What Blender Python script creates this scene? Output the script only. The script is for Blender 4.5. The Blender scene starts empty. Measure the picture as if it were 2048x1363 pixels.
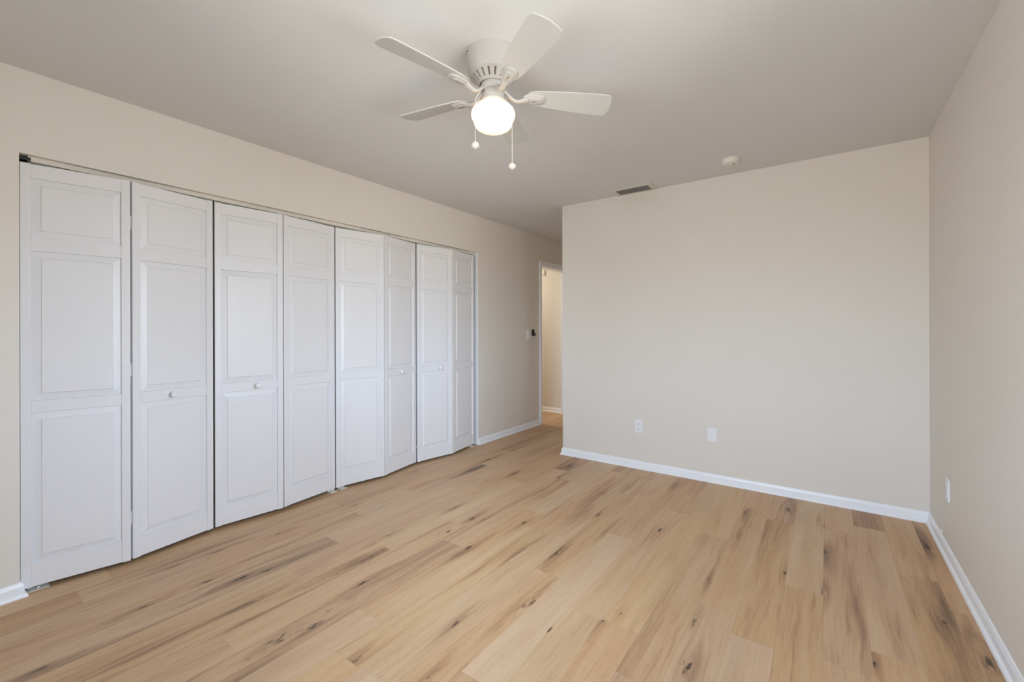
import bpy, bmesh, math, random
from mathutils import Vector, Matrix

sc = bpy.context.scene
COL = sc.collection
PI = math.pi

# ------------------------------------------------------------------ camera
TH = 0.6252                     # heading, turned left from the closet wall's direction
CAM_H = 1.2265
cd = bpy.data.cameras.new('camera')
cam = bpy.data.objects.new('camera', cd)
COL.objects.link(cam)
cam.matrix_world = (Matrix.Translation((0, 0, CAM_H)) @ Matrix.Rotation(TH, 4, 'Z')
                    @ Matrix.Rotation(PI / 2, 4, 'X') @ Matrix.Rotation(-0.0026, 4, 'Z'))
cd.sensor_fit = 'HORIZONTAL'
cd.sensor_width = 36.0
cd.lens = 871.67 / 2048 * 36
cd.shift_x = 0.0
cd.shift_y = -(681.5 - 659.13) / 2048
cd.clip_start = 0.02
sc.camera = cam

# ------------------------------------------------------------------ view
sc.view_settings.view_transform = 'Standard'
sc.view_settings.look = 'None'
sc.view_settings.gamma = 1.0
sc.view_settings.use_curve_mapping = False
sc.view_settings.exposure = 0.15
sc.cycles.use_denoising = True
sc.cycles.max_bounces = 9
sc.cycles.diffuse_bounces = 7
sc.cycles.sample_clamp_indirect = 6.0

# ------------------------------------------------------------------ world: pale sky above, lawn below
SKY_COL, SKY_STR = (0.79, 0.925, 1.15), 16.9
GND_COL, GND_STR = (0.93, 0.895, 0.87), 10.8
w = bpy.data.worlds.new('daylight')
sc.world = w
w.use_nodes = True
nt = w.node_tree
nt.nodes.clear()
out = nt.nodes.new('ShaderNodeOutputWorld')
bg = nt.nodes.new('ShaderNodeBackground')
tc = nt.nodes.new('ShaderNodeTexCoord')
sp = nt.nodes.new('ShaderNodeSeparateXYZ')
rmp = nt.nodes.new('ShaderNodeValToRGB')
mp = nt.nodes.new('ShaderNodeMapRange')
mp.inputs['From Min'].default_value = -1
mp.inputs['From Max'].default_value = 1
rmp.color_ramp.elements[0].position = 0.48
rmp.color_ramp.elements[0].color = [c * GND_STR / 20 for c in GND_COL] + [1]
rmp.color_ramp.elements[1].position = 0.53
rmp.color_ramp.elements[1].color = [c * SKY_STR / 20 for c in SKY_COL] + [1]
nt.links.new(tc.outputs['Generated'], sp.inputs[0])
nt.links.new(sp.outputs['Z'], mp.inputs['Value'])
nt.links.new(mp.outputs[0], rmp.inputs[0])
nt.links.new(rmp.outputs[0], bg.inputs[0])
bg.inputs[1].default_value = 20.0
nt.links.new(bg.outputs[0], out.inputs[0])

# ------------------------------------------------------------------ room numbers (metres)
H = 2.44
XL, XR, YB, YN = -3.0193, 0.5268, 3.7759, -0.50
XC = -2.1097                    # outside corner of the back wall
YE = 5.62                       # end of the passage
T = 0.11
CL0, CL1, CLZ = 0.3007, 3.567, 2.0515
DR0, DR1, DRZ = 4.822, 5.565, 2.072
XH = -6.2
WX0, WX1, WZ0, WZ1 = -1.50, 0.05, 0.75, 2.05
SY0, SY1, SZ0, SZ1 = 0.50, 1.80, 0.80, 2.05     # unseen window added in the right wall to brighten the closet side

# ------------------------------------------------------------------ window portal and the hall's own light
pl = bpy.data.lights.new('window_portal', 'AREA')
pl.shape = 'RECTANGLE'
pl.size = WX1 - WX0
pl.size_y = WZ1 - WZ0
pl.cycles.is_portal = True
po = bpy.data.objects.new('window_portal', pl)
COL.objects.link(po)
po.location = ((WX0 + WX1) / 2, YN - T - 0.02, (WZ0 + WZ1) / 2)
po.rotation_euler = (PI / 2, 0, 0)      # -Z of the light looks into the room (+Y)
pl = bpy.data.lights.new('added_window_portal', 'AREA')
pl.shape = 'RECTANGLE'
pl.size = SZ1 - SZ0
pl.size_y = SY1 - SY0
pl.cycles.is_portal = True
po = bpy.data.objects.new('added_window_portal', pl)
COL.objects.link(po)
po.location = (XR + T + 0.02, (SY0 + SY1) / 2, (SZ0 + SZ1) / 2)
po.rotation_euler = (0, PI / 2, 0)

hl = bpy.data.lights.new('hall_light', 'AREA')
hl.shape = 'DISK'
hl.size = 0.3
hl.energy = 16
hl.color = (1.0, 0.90, 0.74)
ho = bpy.data.objects.new('hall_light', hl)
COL.objects.link(ho)
ho.location = (-4.1, 4.95, 2.42)


# ================================================================== materials
class NT:
    def __init__(s, name):
        s.m = bpy.data.materials.new(name)
        s.m.use_nodes = True
        s.t = s.m.node_tree
        s.t.nodes.clear()
        s.o = s.n('ShaderNodeOutputMaterial')

    def n(s, typ, **kw):
        nd = s.t.nodes.new(typ)
        for k, v in kw.items():
            setattr(nd, k, v)
        return nd

    def put(s, sock, v):
        if hasattr(v, 'is_output'):
            s.t.links.new(v, sock)
        else:
            sock.default_value = v

    def math(s, op, a, b=0.0, c=None, clamp=False):
        nd = s.n('ShaderNodeMath', operation=op, use_clamp=clamp)
        s.put(nd.inputs[0], a)
        s.put(nd.inputs[1], b)
        if c is not None:
            s.put(nd.inputs[2], c)
        return nd.outputs[0]

    def mix(s, f, a, b, mode='MIX'):
        nd = s.n('ShaderNodeMix', data_type='RGBA', blend_type=mode)
        s.put(nd.inputs[0], f)
        s.put(nd.inputs[6], a)
        s.put(nd.inputs[7], b)
        return nd.outputs[2]

    def step(s, v, a, b, lo=0.0, hi=1.0):
        nd = s.n('ShaderNodeMapRange', interpolation_type='SMOOTHSTEP')
        s.put(nd.inputs['Value'], v)
        nd.inputs['From Min'].default_value = a
        nd.inputs['From Max'].default_value = b
        nd.inputs['To Min'].default_value = lo
        nd.inputs['To Max'].default_value = hi
        return nd.outputs[0]

    def xyz(s, x, y, z):
        nd = s.n('ShaderNodeCombineXYZ')
        s.put(nd.inputs[0], x)
        s.put(nd.inputs[1], y)
        s.put(nd.inputs[2], z)
        return nd.outputs[0]

    def sep(s, v):
        nd = s.n('ShaderNodeSeparateXYZ')
        s.put(nd.inputs[0], v)
        return nd.outputs

    def noise(s, vec, scale=1.0, detail=2.0, rough=0.5, dist=0.0):
        nd = s.n('ShaderNodeTexNoise')
        s.put(nd.inputs['Vector'], vec)
        nd.inputs['Scale'].default_value = scale
        nd.inputs['Detail'].default_value = detail
        nd.inputs['Roughness'].default_value = rough
        nd.inputs['Distortion'].default_value = dist
        return nd.outputs[0]

    def bsdf(s, col, rough=0.5, spec=0.5, metal=0.0, bump=None, bstr=0.1, bdist=0.002, coat=0.0):
        nd = s.n('ShaderNodeBsdfPrincipled')
        s.put(nd.inputs['Base Color'], col)
        s.put(nd.inputs['Roughness'], rough)
        nd.inputs['Specular IOR Level'].default_value = spec
        nd.inputs['Metallic'].default_value = metal
        nd.inputs['Coat Weight'].default_value = coat
        if bump is not None:
            b = s.n('ShaderNodeBump')
            b.inputs['Strength'].default_value = bstr
            b.inputs['Distance'].default_value = bdist
            s.put(b.inputs['Height'], bump)
            s.t.links.new(b.outputs[0], nd.inputs['Normal'])
        s.t.links.new(nd.outputs[0], s.o.inputs[0])
        return nd


def paint(name, col, rough, scale=90.0, bstr=0.12, var=0.02, spec=0.4):
    q = NT(name)
    co = q.n('ShaderNodeTexCoord').outputs['Object']
    fine = q.noise(co, scale, 3.0, 0.55)
    blotch = q.noise(co, 2.3, 2.0)
    f = q.math('MULTIPLY_ADD', blotch, 2 * var, -var)
    c = q.mix(0.5, (*col, 1), (*[x * 0.97 for x in col], 1))
    hv = q.n('ShaderNodeHueSaturation')
    q.put(hv.inputs['Value'], q.math('ADD', f, 1.0))
    q.put(hv.inputs['Color'], c)
    q.bsdf(hv.outputs[0], rough, spec, bump=fine, bstr=bstr, bdist=0.0012)
    return q.m


def plain(name, col, rough=0.5, metal=0.0, spec=0.5):
    q = NT(name)
    co = q.n('ShaderNodeTexCoord').outputs['Object']
    n = q.noise(co, 35.0, 2.0)
    r = q.math('MULTIPLY_ADD', n, 0.08, rough - 0.04)
    q.bsdf((*col, 1), r, spec, metal)
    return q.m


def door_paint():
    q = NT('door_paint')
    co = q.n('ShaderNodeTexCoord').outputs['Object']
    mpn = q.n('ShaderNodeMapping')
    mpn.inputs['Scale'].default_value = (70, 70, 3.0)
    q.put(mpn.inputs[0], co)
    g = q.noise(mpn.outputs[0], 1.6, 4.0, 0.6, 0.6)
    q.bsdf((0.79, 0.79, 0.81, 1), 0.36, 0.5, bump=g, bstr=0.16, bdist=0.0012)
    return q.m


M = {
    'wall': paint('wall_paint', (0.765, 0.722, 0.660), 0.55),
    'ceil': paint('ceiling_paint', (0.70, 0.70, 0.70), 0.75, scale=60, bstr=0.2),
    'trim': paint('trim_paint', (0.89, 0.905, 0.94), 0.32, scale=20, bstr=0.03, var=0.01, spec=0.5),
    'door': door_paint(),
    'fan': plain('fan_enamel', (0.45, 0.435, 0.415), 0.38),
    'blade': plain('fan_blade_finish', (0.53, 0.53, 0.51), 0.42),
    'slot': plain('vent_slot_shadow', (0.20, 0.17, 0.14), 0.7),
    'plastic': plain('white_plastic', (0.84, 0.85, 0.87), 0.35),
    'cream': plain('aged_white_plastic', (0.78, 0.75, 0.68), 0.45),
    'black': plain('black_plastic', (0.008, 0.008, 0.009), 0.4),
    'track': plain('track_enamel', (0.74, 0.70, 0.63), 0.45),
    'metal': plain('zinc', (0.62, 0.61, 0.58), 0.35, 1.0),
    'duct_shade': plain('duct_shade_black', (0.018, 0.015, 0.012), 0.8),
    'grille': plain('grille_enamel', (0.66, 0.63, 0.57), 0.45),
    'closet': paint('closet_shade_paint', (0.34, 0.32, 0.29), 0.8),  # darkened beyond real paint so the gaps around the doors look shaded
}


def lamp_glass():
    q = NT('lit_opal_glass')
    lw = q.n('ShaderNodeLayerWeight')
    lw.inputs[0].default_value = 0.35
    e = q.n('ShaderNodeEmission')
    e.inputs[0].default_value = (1.0, 0.66, 0.34, 1)
    s = q.step(lw.outputs['Facing'], 0.25, 1.0, 1.18, 0.70)
    q.put(e.inputs[1], s)
    d = q.n('ShaderNodeBsdfPrincipled')
    d.inputs['Base Color'].default_value = (0.9, 0.9, 0.88, 1)
    d.inputs['Roughness'].default_value = 0.25
    a = q.n('ShaderNodeAddShader')
    q.t.links.new(e.outputs[0], a.inputs[0])
    q.t.links.new(d.outputs[0], a.inputs[1])
    q.t.links.new(a.outputs[0], q.o.inputs[0])
    return q.m


def pane_glass():
    q = NT('window_glass')
    tr = q.n('ShaderNodeBsdfTransparent')
    tr.inputs[0].default_value = (0.95, 0.97, 0.96, 1)
    gl = q.n('ShaderNodeBsdfGlossy')
    gl.inputs['Roughness'].default_value = 0.02
    fr = q.n('ShaderNodeFresnel')
    mx = q.n('ShaderNodeMixShader')
    q.t.links.new(fr.outputs[0], mx.inputs[0])
    q.t.links.new(tr.outputs[0], mx.inputs[1])
    q.t.links.new(gl.outputs[0], mx.inputs[2])
    q.t.links.new(mx.outputs[0], q.o.inputs[0])
    return q.m


M['lamp'] = lamp_glass()
M['glass'] = pane_glass()


def floor_mat():
    q = NT('oak_vinyl_planks')

    def attr(nm):
        a = q.n('ShaderNodeAttribute', attribute_type='GEOMETRY', attribute_name=nm)
        return a.outputs['Vector']
    co = q.n('ShaderNodeTexCoord').outputs['Object']
    x, y, _ = q.sep(co)
    tone, seed, stain = q.sep(attr('plank'))
    u, v, _ = q.sep(attr('plank_uv'))
    # wander of the grain, then the pull of each knot on it
    so = q.math('MULTIPLY', seed, 37.0)
    wob = q.noise(q.xyz(q.math('MULTIPLY', x, 3.0), q.math('MULTIPLY', y, 1.1), so), 1.6, 2.0)
    gx = q.math('ADD', x, q.math('MULTIPLY_ADD', wob, 0.05, -0.025))
    core = halo = None
    fuzz = q.noise(q.xyz(q.math('MULTIPLY', x, 60.0), q.math('MULTIPLY', y, 16.0), so), 1.0, 3.0, 0.6)
    fz = q.math('MULTIPLY_ADD', fuzz, 4.2, -1.95)
    for k in ('knot_a', 'knot_b', 'knot_c'):
        kx, ky, ks = q.sep(attr(k))
        dx = q.math('SUBTRACT', x, kx)
        dy = q.math('SUBTRACT', y, ky)
        ks = q.math('MAXIMUM', q.math('MULTIPLY', ks, 1.3), 0.0001)
        a = q.math('DIVIDE', dx, ks)
        b = q.math('DIVIDE', dy, q.math('MULTIPLY', ks, 2.7))
        d = q.math('SQRT', q.math('ADD', q.math('MULTIPLY', a, a), q.math('MULTIPLY', b, b)))
        dd = q.math('ADD', d, fz)
        c = q.step(dd, 0.0, 0.85, 1.0, 0.0)
        b2 = q.math('DIVIDE', dy, q.math('MULTIPLY', ks, 11.0))
        a2 = q.math('DIVIDE', dx, q.math('MULTIPLY', ks, 1.9))
        d2 = q.math('ADD', q.math('MULTIPLY', a2, a2), q.math('MULTIPLY', b2, b2))
        h = q.math('EXPONENT', q.math('MULTIPLY', d2, -1.0))
        pull = q.math('MULTIPLY', q.math('MULTIPLY', dx, h), -0.88)
        gx = q.math('ADD', gx, pull)
        sz = q.step(ks, 0.0, 0.009)
        c = q.math('MULTIPLY', c, sz)
        h = q.math('MULTIPLY', h, sz)
        core = c if core is None else q.math('MAXIMUM', core, c)
        halo = h if halo is None else q.math('MAXIMUM', halo, h)
    # broad tonal drift inside a plank, long streaks, fine pores
    drift = q.noise(q.xyz(q.math('MULTIPLY', gx, 9.0), q.math('MULTIPLY', y, 1.0), so), 1.0, 3.0)
    streak = q.noise(q.xyz(q.math('MULTIPLY', gx, 34.0), q.math('MULTIPLY', y, 1.5), so), 1.0, 4.0, 0.62, 0.35)
    fine = q.noise(q.xyz(q.math('MULTIPLY', gx, 140.0), q.math('MULTIPLY', y, 4.5), so), 1.0, 3.0, 0.6, 0.2)
    pore = q.noise(q.xyz(q.math('MULTIPLY', gx, 330.0), q.math('MULTIPLY', y, 24.0), so), 1.0, 2.0, 0.5)
    # cathedral rings in patches
    arc = q.math('ADD', q.math('MULTIPLY', q.math('ABSOLUTE', q.math('SUBTRACT', u, q.math('FRACT', q.math('MULTIPLY', seed, 7.3)))), 1.9),
                 q.math('MULTIPLY', y, 1.0))
    arc = q.math('ADD', arc, q.math('MULTIPLY', q.noise(q.xyz(q.math('MULTIPLY', x, 12.0), q.math('MULTIPLY', y, 4.0), so), 1.0, 2.0), 0.35))
    ring = q.math('SINE', q.math('MULTIPLY', arc, 420.0))
    ring = q.step(ring, 0.2, 1.0)
    patch = q.noise(q.xyz(q.math('MULTIPLY', x, 13.0), q.math('MULTIPLY', y, 1.6), q.math('ADD', so, 5.0)), 1.0, 1.0)
    patch = q.step(patch, 0.58, 0.70)
    ring = q.math('MULTIPLY', ring, patch)
    # value 0 pale .. 1 dark
    val = q.math('MULTIPLY_ADD', tone, 0.66, 0.045)
    val = q.math('ADD', val, q.math('MULTIPLY_ADD', drift, 0.80, -0.40))
    val = q.math('ADD', val, q.math('MULTIPLY_ADD', streak, 0.50, -0.25))
    val = q.math('ADD', val, q.math('MULTIPLY', q.step(streak, 0.60, 0.74), 0.20))
    val = q.math('ADD', val, q.math('MULTIPLY_ADD', fine, 0.44, -0.22))
    val = q.math('ADD', val, q.math('MULTIPLY', q.math('MULTIPLY', halo, q.step(streak, 0.30, 0.62)), 0.48))
    # a stain band that runs with the grain on the planks that have one
    sb = q.noise(q.xyz(q.math('MULTIPLY', gx, 15.0), q.math('MULTIPLY', y, 0.9), q.math('ADD', so, 11.0)), 1.0, 3.0, 0.6)
    sb = q.math('MULTIPLY', q.step(sb, 0.47, 0.74), q.math('MULTIPLY', stain, 0.72))
    val = q.math('ADD', val, sb, clamp=True)
    cr = q.n('ShaderNodeValToRGB')
    el = cr.color_ramp.elements
    el[0].position = 0.0
    el[0].color = (0.640, 0.442, 0.277, 1)
    el[1].position = 1.0
    el[1].color = (0.165, 0.098, 0.058, 1)
    for p_, c_ in ((0.28, (0.567, 0.365, 0.215, 1)), (0.52, (0.446, 0.272, 0.156, 1)), (0.78, (0.276, 0.166, 0.101, 1))):
        e = el.new(p_)
        e.color = c_
    q.put(cr.inputs[0], val)
    col = cr.outputs[0]
    hs = q.n('ShaderNodeHueSaturation')
    q.put(hs.inputs['Hue'], q.math('MULTIPLY_ADD', q.math('FRACT', q.math('MULTIPLY', seed, 3.7)), 0.006, 0.4975))
    q.put(hs.inputs['Saturation'], q.math('MULTIPLY_ADD', q.math('FRACT', q.math('MULTIPLY', seed, 5.1)), 0.14, 0.96))
    q.put(hs.inputs['Color'], col)
    col = hs.outputs[0]
    col = q.mix(q.math('MULTIPLY', q.step(pore, 0.58, 0.78), 0.34), col, (0.20, 0.13, 0.08, 1))
    col = q.mix(q.math('MULTIPLY', ring, 0.42), col, (0.24, 0.16, 0.10, 1))
    col = q.mix(q.math('MULTIPLY', core, 0.88), col, (0.045, 0.028, 0.018, 1))
    eu = q.math('MINIMUM', u, q.math('SUBTRACT', 1.0, u))
    ev = q.math('MINIMUM', v, q.math('SUBTRACT', 1.0, v))
    s1 = q.step(eu, 0.0, 0.007, 1.0, 0.0)
    s2 = q.step(ev, 0.0, 0.0009, 1.0, 0.0)
    seam = q.math('MAXIMUM', s1, s2)
    col = q.mix(q.math('MULTIPLY', seam, 0.30), col, (0.16, 0.10, 0.06, 1))
    bmp = q.math('SUBTRACT', q.math('MULTIPLY', fine, -0.5), q.math('MULTIPLY', seam, 1.0))
    bmp = q.math('SUBTRACT', bmp, core)
    rg = q.math('MULTIPLY_ADD', fine, 0.14, 0.40)
    q.bsdf(col, rg, 0.38, bump=bmp, bstr=0.22, bdist=0.0008)
    return q.m


M['floor'] = floor_mat()


# ================================================================== helpers
def obj(name, bm, mats, parent=None, loc=None, smooth=False, matrix=None):
    me = bpy.data.meshes.new(name)
    bmesh.ops.recalc_face_normals(bm, faces=bm.faces[:])
    bm.to_mesh(me)
    bm.free()
    for m in (mats if isinstance(mats, (list, tuple)) else [mats]):
        me.materials.append(m)
    if smooth:
        for p in me.polygons:
            p.use_smooth = True
        try:
            me.set_sharp_from_angle(angle=math.radians(38))
        except Exception:
            pass
    o = bpy.data.objects.new(name, me)
    COL.objects.link(o)
    if parent:
        o.parent = parent
    if loc:
        o.location = loc
    if matrix is not None:
        o.matrix_local = matrix
    return o


def thing(name, label, cat, loc=(0, 0, 0), rotz=0.0, group=None):
    o = bpy.data.objects.new(name, None)
    o.empty_display_size = 0.05
    COL.objects.link(o)
    o.location = loc
    o.rotation_euler = (0, 0, rotz)
    o['label'] = label
    o['category'] = cat
    o['kind'] = 'thing'
    if group:
        o['group'] = group
    return o


def tag(o, label, cat, group=None):
    o['label'] = label
    o['category'] = cat
    o['kind'] = 'thing'
    if group:
        o['group'] = group
    return o


def struct(name, bm, m, smooth=False):
    o = obj(name, bm, m, smooth=smooth)
    o['kind'] = 'structure'
    return o


def box(bm, x0, x1, y0, y1, z0, z1, bev=0.0, mi=0, seg=2):
    b = bmesh.new()
    bmesh.ops.create_cube(b, size=1.0)
    for v in b.verts:
        v.co = Vector((x0 + (v.co.x + .5) * (x1 - x0), y0 + (v.co.y + .5) * (y1 - y0), z0 + (v.co.z + .5) * (z1 - z0)))
    if bev > 0:
        bmesh.ops.bevel(b, geom=b.edges[:], offset=bev, segments=seg, profile=0.5, affect='EDGES')
    join(bm, b, mi)


def join(bm, b, mi=0, mat=None):
    vm = {}
    for v in b.verts:
        vm[v] = bm.verts.new(mat @ v.co if mat is not None else v.co)
    for f in b.faces:
        try:
            nf = bm.faces.new([vm[v] for v in f.verts])
            nf.material_index = mi if mi is not None else f.material_index
        except ValueError:
            pass
    b.free()


def lathe(bm, prof, seg=48, center=(0, 0), mi=0, sx=1.0, sy=1.0):
    rings = []
    for r, z in prof:
        if r < 1e-6:
            rings.append([bm.verts.new((center[0], center[1], z))])
        else:
            rings.append([bm.verts.new((center[0] + sx * r * math.cos(2 * PI * i / seg), center[1] + sy * r * math.sin(2 * PI * i / seg), z)) for i in range(seg)])
    for a, b in zip(rings, rings[1:]):
        for i in range(seg):
            j = (i + 1) % seg
            if len(a) == 1 and len(b) == 1:
                continue
            if len(a) == 1:
                f = bm.faces.new((a[0], b[i], b[j]))
            elif len(b) == 1:
                f = bm.faces.new((a[i], a[j], b[0]))
            else:
                f = bm.faces.new((a[i], a[j], b[j], b[i]))
            f.material_index = mi
    return rings


def tube(bm, pts, radii, seg=12, flat=1.0, mi=0, up=Vector((0, 0, 1))):
    """round (or flattened) bar through pts"""
    rings = []
    n = len(pts)
    pts = [Vector(p) for p in pts]
    for i, p in enumerate(pts):
        d = (pts[min(i + 1, n - 1)] - pts[max(i - 1, 0)]).normalized()
        s = d.cross(up)
        if s.length < 1e-4:
            s = d.cross(Vector((1, 0, 0)))
        s.normalize()
        t = s.cross(d).normalized()
        r = radii[i] if isinstance(radii, (list, tuple)) else radii
        rings.append([bm.verts.new(p + s * r * math.cos(2 * PI * k / seg) + t * r * flat * math.sin(2 * PI * k / seg)) for k in range(seg)])
    for a, b in zip(rings, rings[1:]):
        for k in range(seg):
            j = (k + 1) % seg
            bm.faces.new((a[k], a[j], b[j], b[k])).material_index = mi
    bm.faces.new(rings[0]).material_index = mi
    bm.faces.new(rings[-1]).material_index = mi


def sweep(path, prof, i0, i1, bm):
    """moulding profile (t off the wall, z) along a wall path, room on the right hand; mitred at every corner"""
    P = [Vector(p) for p in path]
    offs = []
    for i in range(len(P)):
        ns = []
        if i > 0:
            d = (P[i] - P[i - 1]).normalized()
            ns.append(Vector((d.y, -d.x)))
        if i < len(P) - 1:
            d = (P[i + 1] - P[i]).normalized()
            ns.append(Vector((d.y, -d.x)))
        if len(ns) == 2:
            m_ = (ns[0] + ns[1])
            m_ = m_ / m_.length
            m_ = m_ / max(m_.dot(ns[0]), 0.2)
        else:
            m_ = ns[0]
        offs.append(m_)
    rings = []
    for i in range(i0, i1 + 1):
        rings.append([bm.verts.new((P[i].x + offs[i].x * t, P[i].y + offs[i].y * t, z)) for t, z in prof])
    k = len(prof)
    for a, b in zip(rings, rings[1:]):
        for j in range(k):
            j2 = (j + 1) % k
            bm.faces.new((a[j], a[j2], b[j2], b[j]))
    bm.faces.new(rings[0])
    bm.faces.new(rings[-1])


# ================================================================== floor
PW, PLN = 0.1505, 1.307
E0 = -0.0155
PH = {2: 2.918, 1: 3.453, 0: 3.295, -1: 2.466, -2: 3.248, -3: 3.375, -4: 2.792, -5: 1.72, -6: 3.02, -7: 2.469, -8: 1.885,
      -9: 2.272, -10: 3.570, -11: 2.470, -12: 1.831, -13: 3.345, -14: 1.577, -15: 1.140, -16: 1.454, -17: 3.066, -18: 2.25,
      -19: 0.462, -20: 1.9, 3: 1.35}
# tone (0 pale .. 1 dark) and stain of planks by row and the Y of their middle
TONE = {}


def tn(row, y, tone, stain=0.0):
    TONE.setdefault(row, []).append((y, tone, stain))


for a in [(2, 2.3, .52, .35), (2, 3.5, .22, .1), (1, 1.6, .22, .1), (1, 2.8, .20, .1), (1, 3.65, .60, .3), (0, 1.4, .20, .2), (0, 2.6, .34, .45), (0, 3.6, .14, 0),
          (-1, 1.8, .34, .25), (-1, 3.1, .16, .1), (-2, 1.3, .04, 0), (-2, 2.6, .36, .35), (-2, 3.5, .40, .3), (-3, 2.7, .18, .15), (-3, 1.4, .20, .25),
          (-3, 3.6, .22, 0), (-4, 2.1, .34, .35), (-4, 3.4, .16, 0), (-5, 1.0, .16, .1), (-5, 2.4, .14, 0), (-6, 2.4, .12, .1), (-6, 1.1, .10, 0), (-6, 3.5, .22, .1),
          (-7, 1.8, .04, 0), (-7, 3.1, .18, .1), (-8, 1.2, .16, .2), (-8, 2.5, .26, .75), (-9, 1.6, .16, .1), (-9, 2.9, .20, .45), (-10, 2.9, .20, .5), (-10, 1.6, .14, .3),
          (-11, .5, .18, .3), (-11, 1.8, .14, .2), (-11, 3.1, .08, 0), (-12, 1.2, .50, .30), (-12, 2.4, .20, .55), (-13, 1.4, .18, .3), (-13, 2.7, .14, .2), (-13, 3.9, .62, .4),
          (-14, .9, .22, .6), (-14, 2.2, .14, .1), (-15, .5, .26, .2), (-15, 1.8, .12, .1), (-16, .8, .42, .6), (-16, 2.1, .18, .2), (-17, -.1, .40, .4), (-17, 1.1, .22, .6),
          (-17, 2.4, .30, .5), (-17, 3.7, .12, 0), (-18, 1.6, .24, .3), (-18, .3, .34, .2), (-19, -.2, .62, .4), (-19, 1.1, .26, .5), (-19, 2.4, .34, .3), (-20, 1.3, .28, .3), (3, 2.0, .42, .3), (3, 3.2, .36, .4)]:
    tn(*a)
# knots: where they lie on the floor and how wide they are
KN = [
      (-2.462, 0.610, 0.0130), (-2.758, 0.787, 0.0095), (-2.460, 0.853, 0.0095), (-2.319, 0.276, 0.0095), (-2.746, 1.011, 0.0130),
      (-2.362, 0.952, 0.0180), (-2.327, 1.057, 0.0130), (-2.377, 1.153, 0.0095), (-2.685, 1.316, 0.0095), (-2.018, 1.247, 0.0180),
      (-2.007, 1.480, 0.0130), (-2.110, 0.943, 0.0095), (-1.773, 0.863, 0.0230), (-1.734, 0.971, 0.0180), (-1.774, 1.074, 0.0130),
      (-1.824, 1.285, 0.0130), (-1.721, 1.303, 0.0130), (-1.429, 0.986, 0.0130), (-2.326, 1.396, 0.0095), (-2.124, 1.681, 0.0095),
      (-1.636, 1.834, 0.0130), (-1.373, 2.017, 0.0130), (-1.080, 1.648, 0.0180), (-1.261, 1.335, 0.0095), (-0.921, 1.529, 0.0095),
      (-0.769, 1.700, 0.0095), (-1.867, 1.926, 0.0095), (-1.203, 2.069, 0.0095), (-1.100, 1.454, 0.0060), (-1.141, 1.085, 0.0095),
      (-0.470, 2.309, 0.0095), (-0.455, 1.926, 0.0095), (-0.171, 2.571, 0.0095), (-0.410, 1.650, 0.0180), (-0.725, 1.797, 0.0060),
      (-0.607, 2.688, 0.0060), (-0.009, 2.943, 0.0130), (0.452, 3.363, 0.0180), (0.488, 2.313, 0.0230), (-0.012, 2.514, 0.0095),
      (0.395, 2.537, 0.0095), (0.140, 2.077, 0.0095), (-2.599, 3.223, 0.0130), (-2.524, 2.912, 0.0130), (-2.899, 2.561, 0.0095),
      (-2.958, 2.116, 0.0130), (-1.877, 1.936, 0.0130), (-1.869, 2.144, 0.0130), (-1.808, 2.178, 0.0060), (-2.083, 2.209, 0.0095),
      (-2.123, 1.684, 0.0095), (-2.684, 1.824, 0.0060), (-2.168, 3.020, 0.0095), (-1.884, 3.482, 0.0130), (-1.919, 3.353, 0.0130),
      (-0.970, 3.535, 0.0130), (-0.831, 2.700, 0.0130), (-1.229, 2.677, 0.0095), (-1.270, 3.301, 0.0095), (-2.165, 3.022, 0.0095),
      (-1.359, 3.030, 0.0060), (-1.814, 3.168, 0.0095), (-1.564, 2.291, 0.0095), (-0.229, 3.269, 0.0130), (-0.216, 3.505, 0.0180),
      (-0.039, 3.415, 0.0095), (-0.444, 3.292, 0.0095), (-0.018, 3.327, 0.0095),]


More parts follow.
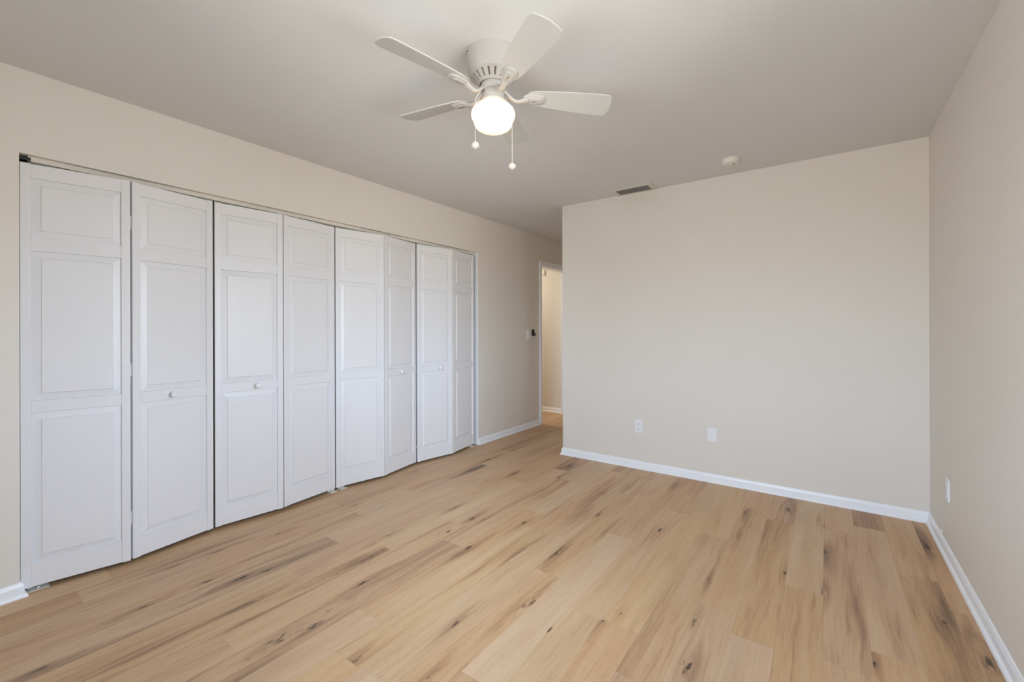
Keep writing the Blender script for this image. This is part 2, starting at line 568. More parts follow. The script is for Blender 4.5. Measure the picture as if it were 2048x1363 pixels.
def build_floor():
    rnd = random.Random(11)
    bm = bmesh.new()
    data = []
    x_lo, x_hi, y_lo, y_hi = XH - 0.1, XR + 0.1, YN - 0.1, YE + 0.1
    row = -44
    while E0 + row * PW < x_hi:
        xa, xb = E0 + row * PW, E0 + (row + 1) * PW
        row += 1
        r = row - 1
        if xb < x_lo:
            continue
        ph = PH.get(r, rnd.random() * PLN)
        ya = ph - math.ceil((ph - y_lo) / PLN) * PLN
        while ya < y_hi:
            yb = ya + PLN
            xa2, xb2, ya2, yb2 = max(xa, x_lo), min(xb, x_hi), max(ya, y_lo), min(yb, y_hi)
            if yb2 - ya2 > 0.002 and xb2 - xa2 > 0.002:
                tone, stain, seed = rnd.choice([.08, .14, .18, .24, .32, .42]), rnd.choice([0, .1, .3, .4]), rnd.random()
                for y_, t_, s_ in TONE.get(r, []):
                    if ya < y_ < yb:
                        tone, stain = t_, s_
                ks = [k for k in KN if xa - .004 < k[0] < xb + .004 and ya < k[1] < yb]
                ks.sort(key=lambda k: -k[2])
                ks = ks[:3]
                if not ks and rnd.random() < 0.5 and not TONE.get(r):
                    ks = [(xa + PW * rnd.uniform(.15, .85), ya + PLN * rnd.uniform(.1, .9), .011)]
                while len(ks) < 3:
                    ks.append((99.0, 99.0, 0.0))
                vs = [bm.verts.new((px, py, 0)) for px, py in ((xa2, ya2), (xb2, ya2), (xb2, yb2), (xa2, yb2))]
                bm.faces.new(vs)
                uv = [((px - xa) / PW, (py - ya) / PLN) for px, py in ((xa2, ya2), (xb2, ya2), (xb2, yb2), (xa2, yb2))]
                data.append(((tone, seed, stain), ks, uv))
            ya = yb
    me = bpy.data.meshes.new('floor')
    bm.normal_update()
    bm.to_mesh(me)
    bm.free()
    A = me.attributes.new('plank', 'FLOAT_VECTOR', 'FACE')
    K = [me.attributes.new(n, 'FLOAT_VECTOR', 'FACE') for n in ('knot_a', 'knot_b', 'knot_c')]
    U = me.attributes.new('plank_uv', 'FLOAT_VECTOR', 'CORNER')
    for i, (pv, ks, uv) in enumerate(data):
        A.data[i].vector = pv
        for j in range(3):
            K[j].data[i].vector = ks[j]
        ls = me.polygons[i].loop_start
        for j in range(4):
            U.data[ls + j].vector = (uv[j][0], uv[j][1], 0)
    me.materials.append(M['floor'])
    o = bpy.data.objects.new('floor', me)
    COL.objects.link(o)
    o['kind'] = 'structure'
    # slab under the planks so that the floor has a body
    return o


build_floor()

# ================================================================== ceiling and walls
bm = bmesh.new()
box(bm, XH - .1, XR + .1, YN - T, YE + .1, H, H + .1)
struct('ceiling', bm, M['ceil'])

bm = bmesh.new()        # closet wall with its opening and the doorway
box(bm, XL - T, XL, YN, CL0, 0, H)
box(bm, XL - T, XL, CL0, CL1, CLZ, H)
box(bm, XL - T, XL, CL1, DR0, 0, H)
box(bm, XL - T, XL, DR0, DR1, DRZ, H)
box(bm, XL - T, XL, DR1, YE, 0, H)
struct('wall_left', bm, M['wall'])

bm = bmesh.new()
box(bm, XC, XR, YB, YB + T, 0, H)
struct('wall_back', bm, M['wall'])
bm = bmesh.new()
box(bm, XC, XC + T, YB + T, YE, 0, H)
struct('wall_passage', bm, M['wall'])
bm = bmesh.new()
box(bm, XR, XR + T, YN, SY0, 0, H)
box(bm, XR, XR + T, SY1, YB + T, 0, H)
box(bm, XR, XR + T, SY0, SY1, 0, SZ0)
box(bm, XR, XR + T, SY0, SY1, SZ1, H)
struct('wall_right', bm, M['wall'])
bm = bmesh.new()
box(bm, XH - .05, XC + T, YE, YE + T, 0, H)
struct('wall_passage_end', bm, M['wall'])
bm = bmesh.new()
box(bm, XH - .1, XH, 4.2, YE, 0, H)
box(bm, XH, XL - T, 4.1, 4.2, 0, H)
struct('wall_hall', bm, M['wall'])
bm = bmesh.new()        # wall behind the camera with the window opening
box(bm, XL - T, WX0, YN - T, YN, 0, H)
box(bm, WX1, XR + T, YN - T, YN, 0, H)
box(bm, WX0, WX1, YN - T, YN, 0, WZ0)
box(bm, WX0, WX1, YN - T, YN, WZ1, H)
struct('wall_front', bm, M['wall'])
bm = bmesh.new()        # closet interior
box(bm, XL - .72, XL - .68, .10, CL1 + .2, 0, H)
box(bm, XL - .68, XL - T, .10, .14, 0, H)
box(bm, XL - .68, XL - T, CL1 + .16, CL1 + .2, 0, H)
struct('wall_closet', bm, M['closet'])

# window behind the camera
wf = bmesh.new()
for a in ((WX0, WX0 + .05, WZ0, WZ1), (WX1 - .05, WX1, WZ0, WZ1), (WX0 + .05, WX1 - .05, WZ0, WZ0 + .05), (WX0 + .05, WX1 - .05, WZ1 - .05, WZ1),
          ((WX0 + WX1) / 2 - .03, (WX0 + WX1) / 2 + .03, WZ0 + .05, WZ1 - .05)):
    box(wf, a[0], a[1], YN - .09, YN - .04, a[2], a[3])
win = struct('window_1', wf, M['trim'])
g = bmesh.new()
box(g, WX0 + .05, WX1 - .05, YN - .068, YN - .063, WZ0 + .05, WZ1 - .05)
obj('pane', g, M['glass'], win)
g = bmesh.new()
box(g, WX0 - .04, WX1 + .04, YN - .04, YN + .05, WZ0 - .03, WZ0, .004)
obj('sill', g, M['trim'], win)

wf = bmesh.new()
for a in ((SY0, SY0 + .05, SZ0, SZ1), (SY1 - .05, SY1, SZ0, SZ1), (SY0 + .05, SY1 - .05, SZ0, SZ0 + .05), (SY0 + .05, SY1 - .05, SZ1 - .05, SZ1),
          ((SY0 + SY1) / 2 - .03, (SY0 + SY1) / 2 + .03, SZ0 + .05, SZ1 - .05)):
    box(wf, XR + .04, XR + .09, a[0], a[1], a[2], a[3])
win2 = struct('window_2_added', wf, M['trim'])  # added out of view for light from the right
g = bmesh.new()
box(g, XR + .063, XR + .068, SY0 + .05, SY1 - .05, SZ0 + .05, SZ1 - .05)
obj('pane', g, M['glass'], win2)

# ------------------------------------------------------------------ baseboards
PROF = [(0.0, 0.0), (0.0235, 0.0), (0.0235, 0.007), (0.0205, 0.0135), (0.0155, 0.0175), (0.0125, 0.019), (0.0120, 0.040), (0.0112, 0.050),
        (0.0085, 0.0580), (0.0060, 0.0640), (0.0042, 0.0672), (0.0, 0.0685)]
LOOP = [(XL, YN), (XL, CL0), (XL - .024, CL0)]
bm = bmesh.new()
sweep(LOOP, PROF, 0, 2, bm)
LOOP2 = [(XL, CL1 - .0), (XL, DR0 - .048)]
sweep(LOOP2, PROF, 0, 1, bm)
struct('baseboard_left', bm, M['trim'])
BIG = [(XL, DR1 + .0), (XL, YE), (XC, YE), (XC, YB), (XR, YB), (XR, YN), (XL, YN)]
for nm, a, b in (('baseboard_passage_end', 1, 2), ('baseboard_passage', 2, 3), ('baseboard_back', 3, 4), ('baseboard_right', 4, 5), ('baseboard_front', 5, 6)):
    bm = bmesh.new()
    sweep(BIG, PROF, a, b, bm)
    struct(nm, bm, M['trim'])
bm = bmesh.new()
sweep([(XH, YE), (XL - T, YE)], PROF, 0, 1, bm)
struct('baseboard_hall', bm, M['trim'])

# ------------------------------------------------------------------ closet jamb board (right side) and head
bm = bmesh.new()
box(bm, XL - T, XL - .0005, CL1 - .012, CL1 - .0005, 0, CLZ, .0015)
struct('trim_1', bm, M['trim'])

# doorway: jambs and casing
CW = .046
bm = bmesh.new()
box(bm, XL - T - .002, XL + .002, DR0, DR0 + .018, 0, DRZ)
box(bm, XL - T - .002, XL + .002, DR1 - .018, DR1, 0, DRZ)
box(bm, XL - T - .002, XL + .002, DR0 + .018, DR1 - .018, DRZ - .018, DRZ)
door = struct('door_1', bm, M['trim'])
bm = bmesh.new()
for xs in ((XL, XL + .019), (XL - T - .015, XL - T)):
    box(bm, xs[0], xs[1], DR0 - CW + .006, DR0 + .006, 0, DRZ + CW - .006, .003)
    if xs[0] > XL - .05:
        box(bm, xs[0], xs[1], DR1 - .006, DR1 + CW - .008, 0, DRZ + CW - .006, .003)
    box(bm, xs[0], xs[1] - .0005, DR0 + .006, DR1 - .006, DRZ - .006, DRZ + CW + .008, .003)
obj('casing', bm, M['trim'], door)
bm = bmesh.new()
box(bm, XL - .045, XL - .012, DR0 + .018, DR0 + .0205, .925, .985, .001)
box(bm, XL - .012, XL + .003, DR0 + .017, DR0 + .024, .935, .975, .002)
obj('strike_plate', bm, M['metal'], door)

# ------------------------------------------------------------------ closet track
t = thing('closet_track', 'off-white metal track running under the head of the closet opening', 'track', (XL - .046, CL0 + .03, CLZ))
bm = bmesh.new()
Lk = CL1 - .013 - (CL0 + .03)
box(bm, -.017, .017, 0, Lk, -.003, -.0005)
box(bm, .0145, .017, 0, Lk, -.0235, -.003)
box(bm, -.017, -.0145, 0, Lk, -.0235, -.003)
obj('channel', bm, M['track'], t)
bm = bmesh.new()
box(bm, -.013, .0185, -.026, .010, -.0225, -.006, .002)  # black block standing in for the dark gap at the track's end
obj('track_gap_shade', bm, M['black'], t)
for yy in ((.78), (.86), (2.43), (2.37)):
    bm = bmesh.new()
    lathe(bm, [(0, -.022), (.004, -.022), (.004, -.0285), (0, -.0285)], 12, (0, yy))
    obj('roller', bm, M['cream'], t)

# ------------------------------------------------------------------ bifold doors
LEAF_T = .028
ZB, ZT = .020, 2.016


def rail(bm, u0, u1, z0, z1, d=.0022):
    box(bm, u0, u1, -LEAF_T + d, -d, z0, z1, .0011, seg=1)


def raised_panel(bm, u0, u1, z0, z1):
    ins = .033
    loops = [(0.0, -.0022), (.0012, -.0125), (ins - .001, -.0058), (ins + .0010, -.0022), (ins + .003, -.0016)]
    rings = []
    for i, d in loops:
        rings.append([bm.verts.new((u, d, z)) for u, z in ((u0 + i, z0 + i), (u1 - i, z0 + i), (u1 - i, z1 - i), (u0 + i, z1 - i))])
    for a, b in zip(rings, rings[1:]):
        for k in range(4):
            bm.faces.new((a[k], a[(k + 1) % 4], b[(k + 1) % 4], b[k]))
    bm.faces.new(rings[-1])
    # the back of the panel
    bk = [bm.verts.new((u, -LEAF_T + .006, z)) for u, z in ((u0, z0), (u1, z0), (u1, z1), (u0, z1))]
    bm.faces.new(bk)
    for k in range(4):
        bm.faces.new((rings[0][k], rings[0][(k + 1) % 4], bk[(k + 1) % 4], bk[k]))


def leaf_mesh(wd):
    bm = bmesh.new()
    st = .035
    hgt = ZT - ZB
    box(bm, 0, st, -LEAF_T, 0, 0, hgt, .0022)
    box(bm, wd - st, wd, -LEAF_T, 0, 0, hgt, .0022)
    zs = [(0.002, .110), (.820, .877), (1.585, 1.648), (1.928, hgt - .002)]
    for a, b in zs:
        rail(bm, st, wd - st, a, b)
    for a, b in ((.110, .820), (.877, 1.585), (1.648, 1.928)):
        raised_panel(bm, st, wd - st, a, b)
    return bm


def make_bifold(label, A, B, knob_leaf, knob_t, group):
    """A and B: front corners (y, x) of the two leaves, near end then far end"""
    (y0, x0), (y1, x1) = A[0], B[1]
    t = thing('bifold_door', label, 'closet door', (x0, y0, 0), 0, group)
    for i, L in enumerate((A, B)):
        (ya, xa), (yb, xb) = L
        wd = math.hypot(yb - ya, xb - xa)
        ang = math.atan2(yb - ya, xb - xa)
        bm = leaf_mesh(wd)
        # local u runs from the near end; local +y is the room side
        mtx = Matrix.Translation((xa - x0, ya - y0, ZB)) @ Matrix.Rotation(ang, 4, 'Z') @ Matrix.Diagonal((1, -1, 1, 1))
        bmesh.ops.transform(bm, matrix=Matrix.Diagonal((1, -1, 1, 1)), verts=bm.verts[:])
        lf = obj('leaf', bm, M['door'], t)
        lf.matrix_local = Matrix.Translation((xa - x0, ya - y0, ZB)) @ Matrix.Rotation(ang, 4, 'Z')
        if i == knob_leaf:
            kb = bmesh.new()
            lathe(kb, [(0, 0), (.0085, 0), (.0075, .004), (.0065, .010), (.009, .014), (.0145, .019), (.0172, .025), (.0165, .031), (.0125, .0355), (.006, .0378), (0, .0383)], 32)
            k = obj('knob', kb, M['plastic'], lf, smooth=True)
            k.matrix_local = Matrix.Translation((wd * knob_t, .0012, .8485)) @ Matrix.Rotation(PI / 2, 4, 'X')
    # hinges on the inside of the fold
    (ya, xa), (yb, xb) = A[1], B[0]
    for z in (.235, 1.02, 1.80):
        bm = bmesh.new()
        lathe(bm, [(0, z - .035), (.0036, z - .035), (.0036, z + .035), (0, z + .035)], 10)
        box(bm, -.006, -.004, -.016, .016, z - .033, z + .033)
        h = obj('hinge', bm, M['cream'], t, loc=((xa + xb) / 2 - x0 - .021, (ya + yb) / 2 - y0, 0))
    return t


G = 'bifold doors closing the closet'
d1 = make_bifold('leftmost and largest white bifold closet door, with a round knob on its right leaf', [(.304, -3.043), (.684, -2.968)], [(.6945, -2.974), (1.0895, -3.037)], 1, .452, G)
d2 = make_bifold('white bifold closet door second from the left, nearly flat, round knob on its left leaf', [(1.0995, -3.039), (1.492, -2.997)], [(1.5015, -3.002), (1.906, -3.044)], 0, .590, G)
d3 = make_bifold('third white bifold closet door from the left, with its knob beside the widest dark gap', [(1.9155, -3.047), (2.309, -2.973)], [(2.3175, -2.974), (2.7125, -3.041)], 1, .455, G)
d4 = make_bifold('farthest white bifold closet door, narrowest looking, next to the white jamb', [(2.7235, -3.030), (3.118, -2.964)], [(3.1295, -2.970), (3.520, -3.034)], 0, .592, G)
bm = bmesh.new()
box(bm, -.0125, -.0035, .0012, .0100, .150, .162, .001)
obj('aligner', bm, M['plastic'], d3, loc=(-3.041 + 3.047, 2.7125 - 1.9155, 0))


def floor_bracket(label, y, x, l):
    bm = bmesh.new()
    box(bm, -.034, .014, -l / 2, l / 2, 0, .0026, .0008)
    box(bm, -.034, -.031, -l / 2, l / 2, .0026, .014, .0008)
    lathe(bm, [(0, .0026), (.006, .0026), (.006, .010), (0, .010)], 12, (-.012, 0))
    o = obj('pivot_bracket', bm, M['cream'], None, loc=(x, y, 0))
    tag(o, label, 'bracket', 'floor brackets under the closet doors')


floor_bracket('small pale floor bracket under the leftmost closet door, by the baseboard end', .362, -3.046, .07)
floor_bracket('small pale floor bracket under the middle gap of the closet doors, nearer piece', 1.885, -3.036, .055)
floor_bracket('small pale floor bracket under the middle gap of the closet doors, farther piece', 1.972, -3.040, .060)
floor_bracket('small pale floor bracket under the farthest closet door, by the white jamb', 3.475, -3.030, .06)


# ------------------------------------------------------------------ wall plates
def plate_base(bm, wd, hg, th=.0055, mi=0):
    b = bmesh.new()
    loops = [(0, 0), (0, th * .45), (.0035, th), ]
    rings = []
    for i, d in loops:
        rings.append([b.verts.new((u, -d, z)) for u, z in ((-wd / 2 + i, -hg / 2 + i), (wd / 2 - i, -hg / 2 + i), (wd / 2 - i, hg / 2 - i), (-wd / 2 + i, hg / 2 - i))])
    for a, c in zip(rings, rings[1:]):
        for k in range(4):
            b.faces.new((a[k], a[(k + 1) % 4], c[(k + 1) % 4], c[k]))
    b.faces.new(rings[-1])
    b.faces.new(rings[0])
    join(bm, b, mi)


def outlet(label, loc, rotz):
    """local -y points into the room"""
    t = thing('power_outlet', label, 'outlet', loc, rotz, 'duplex power outlets low on the walls')
    bm = bmesh.new()
    plate_base(bm, .071, .115)
    obj('cover_plate', bm, M['plastic'], t)
    bm = bmesh.new()
    box(bm, -.0165, .0165, -.0078, -.0045, -.0335, .0335, .0008)
    for zz in (-.0195, .0165):
        for uu, hh in ((-.0063, .0040), (.0063, .0034)):
            box(bm, uu - .0011, uu + .0011, -.0081, -.0076, zz - hh + .003, zz + hh + .003, mi=1)
        b2 = bmesh.new()
        bmesh.ops.create_cone(b2, cap_ends=True, segments=14, radius1=.0026, radius2=.0026, depth=.0006)
        join(bm, b2, 1, Matrix.Translation((0, -.0079, zz - .0068)) @ Matrix.Rotation(PI / 2, 4, 'X'))
    obj('receptacle', bm, [M['plastic'], M['black']], t)
    return t


outlet('white duplex power outlet low on the back wall, nearer the passage corner', (-1.346, YB, .3745), 0)
outlet('white duplex power outlet low on the right wall near the room corner', (XR, 3.262, .361), -PI / 2)

bm = bmesh.new()
plate_base(bm, .074, .115)
for zz in (-.042, .042):
    b2 = bmesh.new()
    bmesh.ops.create_cone(b2, cap_ends=True, segments=14, radius1=.0026, radius2=.002, depth=.0012)
    join(bm, b2, 0, Matrix.Translation((0, -.0056, zz)) @ Matrix.Rotation(PI / 2, 4, 'X'))
o = obj('blank_cover_plate', bm, M['plastic'], None, loc=(-.746, YB, .3785))
tag(o, 'blank white cover plate low on the back wall, right of the power outlet', 'cover plate')

t = thing('light_switch', 'white rocker light switch on the beige wall left of the doorway', 'light switch', (XL, 4.528, 1.164), PI / 2)
bm = bmesh.new()
plate_base(bm, .074, .115)
obj('cover_plate', bm, M['plastic'], t)
bm = bmesh.new()
box(bm, -.0165, .0165, -.0085, -.0045, -.0335, .0335, .0015)
obj('rocker', bm, M['plastic'], t)

t = thing('wall_control', 'small black control holder on the wall between light switch and doorway', 'wall control', (XL, 4.634, 1.150), PI / 2)
bm = bmesh.new()
box(bm, -.026, .024, -.010, 0, .002, .082, .003)
obj('backplate', bm, M['black'], t)
bm = bmesh.new()
box(bm, -.028, .022, -.030, -.010, 0, .040, .005)
obj('cradle', bm, M['black'], t)

bm = bmesh.new()
lathe(bm, [(0, 0), (.011, 0), (.011, .003), (.006, .006), (.006, .010), (0, .011)], 20)
o = obj('wall_nub', bm, M['cream'], None, matrix=Matrix.Translation((XR, 3.418, .0845)) @ Matrix.Rotation(-PI / 2, 4, 'Y'), smooth=True)
tag(o, 'tiny pale nub on the right wall just above the baseboard, near the corner', 'wall nub')

bm = bmesh.new()
box(bm, -.024, .024, -.022, 0, -.034, .030, .003)
box(bm, -.028, .028, -.026, 0, .030, .038, .002)
o = obj('wall_box', bm, M['cream'], None, loc=(-3.462, YE, 2.085))
tag(o, 'small beige box high on the hall wall, seen through the doorway', 'wall box')

# ------------------------------------------------------------------ ceiling register
t = thing('air_vent', 'white rectangular ceiling air vent with dark gaps between its louvres, tight against the back wall', 'air vent', (-1.357, 3.683, H))
bm = bmesh.new()
ox, oy, ix, iy0, iy1 = .180, .0925, .141, -.058, .074
for a in ((-ox, ox, -oy, iy0), (-ox, ox, iy1, oy), (-ox, -ix, iy0, iy1), (ix, ox, iy0, iy1)):
    box(bm, a[0], a[1], a[2], a[3], -.007, 0)
obj('frame', bm, M['grille'], t)
bm = bmesh.new()
box(bm, -ix, ix, iy0, iy1, -.0012, -.0004)  # near-black sheet in place of the shade behind the louvres
obj('duct_shade', bm, M['duct_shade'], t)
for i in range(5):
    yy = iy0 + (i + .62) * (iy1 - iy0) / 5.2
    bm = bmesh.new()
    box(bm, -ix, ix, -.0009, .0009, -.0068, .0068)
    bmesh.ops.rotate(bm, verts=bm.verts[:], matrix=Matrix.Rotation(math.radians(-58), 3, 'X'))
    bmesh.ops.translate(bm, verts=bm.verts[:], vec=(0, yy, -.0058))
    obj('louvre', bm, M['grille'], t)
for sx_ in (-1, 1):
    bm = bmesh.new()
    lathe(bm, [(0, -.0082), (.003, -.0082), (.0036, -.007), (0, -.007)], 12, (sx_ * .161, .005))
    obj('screw', bm, M['metal'], t)

# ------------------------------------------------------------------ smoke detector
t = thing('smoke_detector', 'round white smoke detector on the ceiling in front of the back wall', 'smoke detector', (-.553, 3.437, H))
bm = bmesh.new()
lathe(bm, [(0, 0), (.058, 0), (.058, -.008), (.056, -.010)], 48)
lathe(bm, [(.056, -.010), (.0550, -.030), (.0530, -.0355), (.050, -.0370), (0, -.0375)], 48)
obj('body', bm, M['cream'], t, smooth=True)
bm = bmesh.new()
cdv = Vector((math.cos(TH), math.sin(TH), 0))
fdv = Vector((-math.sin(TH), math.cos(TH), 0))
q = cdv * .017 - fdv * .012
lathe(bm, [(0, -.0372), (.0075, -.0372), (.0065, -.0382), (0, -.0382)], 16, (q.x, q.y))
obj('test_button', bm, M['black'], t)
bm = bmesh.new()
q = cdv * .012 + fdv * .016
lathe(bm, [(.011, -.0370), (.014, -.0370), (.014, -.0386), (.011, -.0386)], 20, (q.x, q.y))
obj('sounder_ring', bm, M['cream'], t)

# ------------------------------------------------------------------ ceiling fan
FX, FY = -1.1969, 1.5201
fan = thing('ceiling_fan', 'white five-blade flush-mount ceiling fan with a lit opal glass globe', 'ceiling fan', (FX, FY, H))
Z = lambda z: z - H
bm = bmesh.new()
lathe(bm, [(0, 0), (.1205, 0), (.1210, -.004), (.1195, -.020), (.1150, -.055), (.1090, -.083), (.1060, -.0905), (0, -.0905)], 64)
obj('motor_housing', bm, M['fan'], fan, smooth=True)
bm = bmesh.new()
# vented collar: a cone with a ring of recessed slots
NS = 20
a0 = 2 * PI / NS
zr = [(.1065, Z(2.3500)), (.1050, Z(2.3455)), (.0965, Z(2.3400)), (.0715, Z(2.3160)), (.0640, Z(2.3085)), (.0600, Z(2.3075))]
cuts = [0, .30, .66, 1.0]
angs = []
for i in range(NS):
    for c in cuts[:-1]:
        angs.append((i + c) * a0)
rings = [[bm.verts.new((r * math.cos(a), r * math.sin(a), z)) for a in angs] for r, z in zr]
slots = []
n = len(angs)
for k in range(len(rings) - 1):
    for i in range(n):
        j = (i + 1) % n
        f = bm.faces.new((rings[k][i], rings[k][j], rings[k + 1][j], rings[k + 1][i]))
        if k == 2 and i % 3 == 1:
            slots.append(f)
bmesh.ops.recalc_face_normals(bm, faces=bm.faces[:])
for f in slots:
    r_ = bmesh.ops.inset_individual(bm, faces=[f], thickness=.0012, depth=0)
    d = f.normal.copy()
    if d.z > 0:
        d = -d
    r_ = bmesh.ops.extrude_discrete_faces(bm, faces=[f])
    nf = r_['faces'][0]
    ctr = nf.calc_center_median()
    for v in nf.verts:
        v.co -= d * .006
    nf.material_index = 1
obj('vent_collar', bm, [M['fan'], M['slot']], fan)
bm = bmesh.new()
lathe(bm, [(0, Z(2.309)), (.0560, Z(2.309)), (.0560, Z(2.2990)), (.0545, Z(2.2870)), (.0530, Z(2.2800)), (0, Z(2.2800))], 48)
obj('flywheel', bm, M['fan'], fan, smooth=True)
bm = bmesh.new()
lathe(bm, [(0, Z(2.2805)), (.0455, Z(2.2805)), (.0490, Z(2.2760)), (.0492, Z(2.2440)), (.0530, Z(2.2415)), (.0535, Z(2.2360)), (.0505, Z(2.2345)), (0, Z(2.2345))], 48)
fit = obj('light_fitter', bm, M['fan'], fan, smooth=True)
for ang in (20, 140, 260):
    b2 = bmesh.new()
    a = math.radians(ang)
    lathe(b2, [(0, 0), (.0022, 0), (.0022, .006), (.0035, .0062), (.0035, .0090), (0, .0095)], 12)
    obj('thumb_screw', b2, M['metal'], fit, matrix=Matrix.Translation((.052 * math.cos(a), .052 * math.sin(a), Z(2.2385))) @ Matrix.Rotation(a, 4, 'Z') @ Matrix.Rotation(PI / 2, 4, 'Y'))
bm = bmesh.new()
lathe(bm, [(0.0460, Z(2.2420)), (0.0465, Z(2.2330)), (0.0600, Z(2.2240)), (0.0790, Z(2.2120)), (0.0925, Z(2.1970)), (0.0975, Z(2.1820)), (0.0968, Z(2.1690)), (0.0920, Z(2.1576)), (0.0872, Z(2.1485)), (0.0850, Z(2.1409)), (0.0825, Z(2.1325)), (0.0755, Z(2.1234)), (0.0640, Z(2.1162)), (0.0480, Z(2.1116)), (0.0250, Z(2.1097)), (0.0000, Z(2.1093))], 64)
gl = obj('glass_globe', bm, M['lamp'], fan, smooth=True)

for a_, z_, in ((172, 2.4330), (186, 2.4280)):
    b2 = bmesh.new()
    a = math.radians(a_) + TH + .35
    lathe(b2, [(0, 0), (.0032, 0), (.0030, .0025), (0, .0030)], 12)
    obj('screw', b2, M['black'], fan, matrix=Matrix.Translation((.1198 * math.cos(a), .1198 * math.sin(a), Z(z_))) @ Matrix.Rotation(a, 4, 'Z') @ Matrix.Rotation(PI / 2, 4, 'Y'))

BZ = 2.2712
BPH = -1.8002
DPH = (0.0096, -0.0057, 0.0261, -0.0135, -0.0165)
TX, TY = -.0518, -.0079
PITCH = -.2393


def blade_mesh():
    """blade along local x, thickness z; pitched later"""
    bm = bmesh.new()
    out_ = []
    half = [(.150, .0), (.1505, .016), (.156, .028), (.168, .037), (.190, .043), (.240, .0490), (.320, .0560), (.400, .0610), (.470, .0640), (.500, .0650), (.513, .0635), (.5215, .0590),
            (.5265, .050), (.5310, .034), (.5335, .017), (.5345, 0)]
    up_ = [(x, y) for x, y in half]
    dn = [(x, -y) for x, y in half[1:-1]][::-1]
    out_ = up_ + dn
    th = .0055
    top = [bm.verts.new((x, y, th / 2)) for x, y in out_]
    bot = [bm.verts.new((x, y, -th / 2)) for x, y in out_]
    ft = bm.faces.new(top)
    fb = bm.faces.new(bot[::-1])
    for i in range(len(out_)):
        j = (i + 1) % len(out_)
        bm.faces.new((top[j], top[i], bot[i], bot[j]))
    es = [e for e in bm.edges if (e in ft.edges[:] or e in fb.edges[:])]
    bmesh.ops.bevel(bm, geom=es, offset=.0012, segments=2, affect='EDGES')
    return bm


def bracket_mesh(k, ph):
    """arm from the flywheel out to an oval pad under the blade (fan-local, unrotated: along +x)"""
    bm = bmesh.new()
    cp, spn = math.cos(PITCH), math.sin(PITCH)
    # arm
    pts = [(.046, 0, Z(2.2840)), (.060, 0, Z(2.2790)), (.074, 0, Z(2.2650)), (.092, 0, Z(2.2510)), (.112, 0, Z(2.2475)), (.132, 0, Z(2.2535)), (.152, 0, Z(2.2600))]
    tube(bm, pts, [.0140, .0130, .0120, .0120, .0130, .0160, .0200], 14, .60)
    # foot at the flywheel
    b = bmesh.new()
    box(b, .040, .058, -.014, .014, Z(2.2790), Z(2.2880), .003)
    join(bm, b, 0)
    # pad: two stacked ovals with a slot
    b = bmesh.new()
    S = 36

    def oval(x0, x1, w_, sq=.8):
        cx_, rx = (x0 + x1) / 2, (x1 - x0) / 2
        r_ = []
        for i in range(S):
            a = 2 * PI * i / S
            ca, sa = math.cos(a), math.sin(a)
            wloc = w_ * (1.0 + .18 * ca)
            r_.append((cx_ + rx * math.copysign(abs(ca) ** sq, ca), wloc * math.copysign(abs(sa) ** sq, sa)))
        return r_
    lv = [(oval(.132, .232, .0290), -.0028), (oval(.132, .232, .0290), -.0095), (oval(.134, .229, .0270), -.0120), (oval(.141, .216, .0200), -.0135), (oval(.144, .212, .0180), -.0175), (oval(.150, .205, .0130), -.0190)]
    rg = [[b.verts.new((x, y, z)) for x, y in o_] for o_, z in lv]
    for p, q_ in zip(rg, rg[1:]):
        for i in range(S):
            j = (i + 1) % S
            b.faces.new((p[i], p[j], q_[j], q_[i]))
    b.faces.new(rg[0])
    b.faces.new(rg[-1])
    box(b, .170, .194, -.0022, .0022, -.0196, -.0188, mi=1)
    for f in b.faces:
        pass
    mt = Matrix.Translation((0, 0, Z(BZ))) @ Matrix.Rotation(PITCH, 4, 'X')
    vm = {}
    for v in b.verts:
        vm[v] = bm.verts.new(mt @ v.co)
    for f in b.faces:
        nf = bm.faces.new([vm[v] for v in f.verts])
        nf.material_index = f.material_index
    b.free()
    return bm


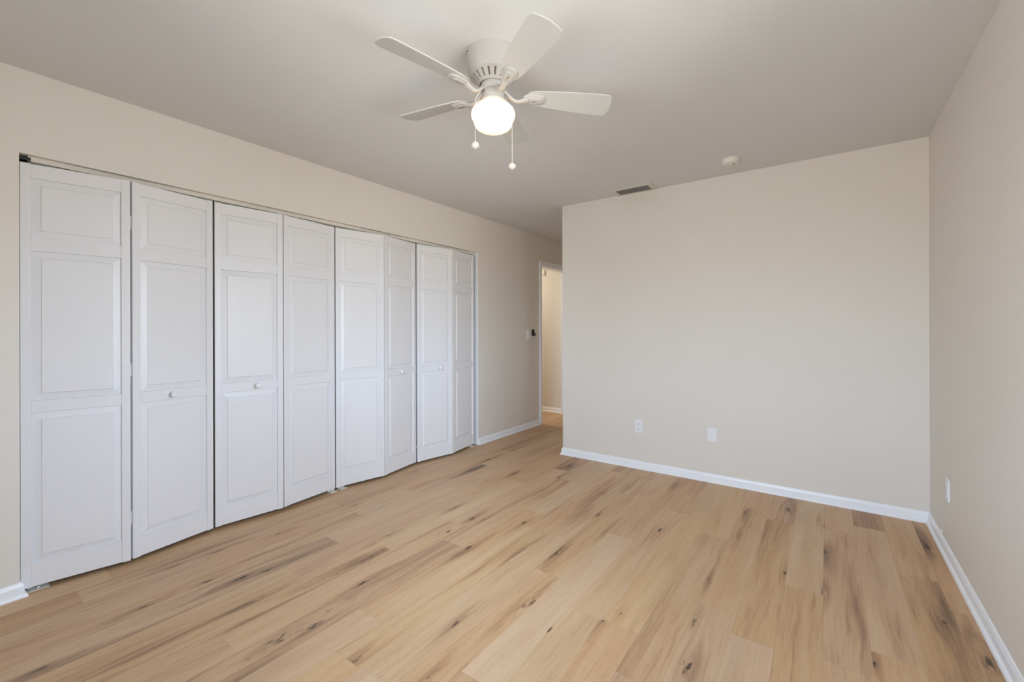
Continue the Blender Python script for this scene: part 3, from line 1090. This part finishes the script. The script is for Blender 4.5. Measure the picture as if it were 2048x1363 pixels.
tilt = Matrix.Identity(4)
tilt[2][0] = TX
tilt[2][1] = TY
pivot = Matrix.Translation((0, 0, Z(BZ)))
for k in range(5):
    ph = BPH + k * math.radians(72) + DPH[k]
    bm = blade_mesh()
    full = pivot @ tilt @ Matrix.Rotation(ph, 4, 'Z') @ Matrix.Rotation(PITCH, 4, 'X')
    bmesh.ops.transform(bm, matrix=full, verts=bm.verts[:])
    bl = obj('blade', bm, M['blade'], fan)
    bm = bracket_mesh(k, ph)
    full = pivot @ tilt @ pivot.inverted() @ Matrix.Rotation(ph, 4, 'Z')
    bmesh.ops.transform(bm, matrix=full, verts=bm.verts[:])
    obj('blade_bracket', bm, [M['fan'], M['slot']], bl, smooth=True)


def chain(pts, knob_z, kp):
    """beaded pull chain as one mesh, with its end knob as sub-part"""
    bm = bmesh.new()
    tube(bm, pts, .0007, 6, up=Vector((.3, .9, .1)))
    P = [Vector(p) for p in pts]
    step_ = .0052
    for a, b_ in zip(P, P[1:]):
        L = (b_ - a).length
        nb = max(1, int(L / step_))
        for i in range(nb):
            c = a.lerp(b_, (i + .5) / nb)
            s = bmesh.new()
            bmesh.ops.create_icosphere(s, subdivisions=1, radius=.0017)
            join(bm, s, 0, Matrix.Translation(c))
    ch = obj('pull_chain', bm, M['cream'], fan)
    kb = bmesh.new()
    lathe(kb, [(0, .0170), (.0030, .0168), (.0036, .0140), (.0085, .0118), (.0135, .0080), (.0162, .0025), (.0165, -.0030), (.0143, -.0085), (.0095, -.0125), (.0040, -.0140), (.0032, -.0168), (0, -.0170)], 28)
    obj('pull_knob', kb, M['grille'], ch, loc=kp, smooth=True)


def fp(lat, dep, z):
    v = cdv * lat + fdv * dep
    return (v.x, v.y, Z(z))


k1 = fp(-.0735, -.070, 2.016)
chain([fp(-.046, -.022, 2.279), fp(-.055, -.030, 2.268), fp(-.0735, -.070, 2.212), fp(-.0735, -.070, 2.030)], 0, k1)
k2 = fp(.0835, .060, 1.975)
chain([fp(.046, .020, 2.270), fp(.056, .028, 2.262), fp(.0835, .060, 2.205), fp(.0835, .060, 1.989)], 0, k2)
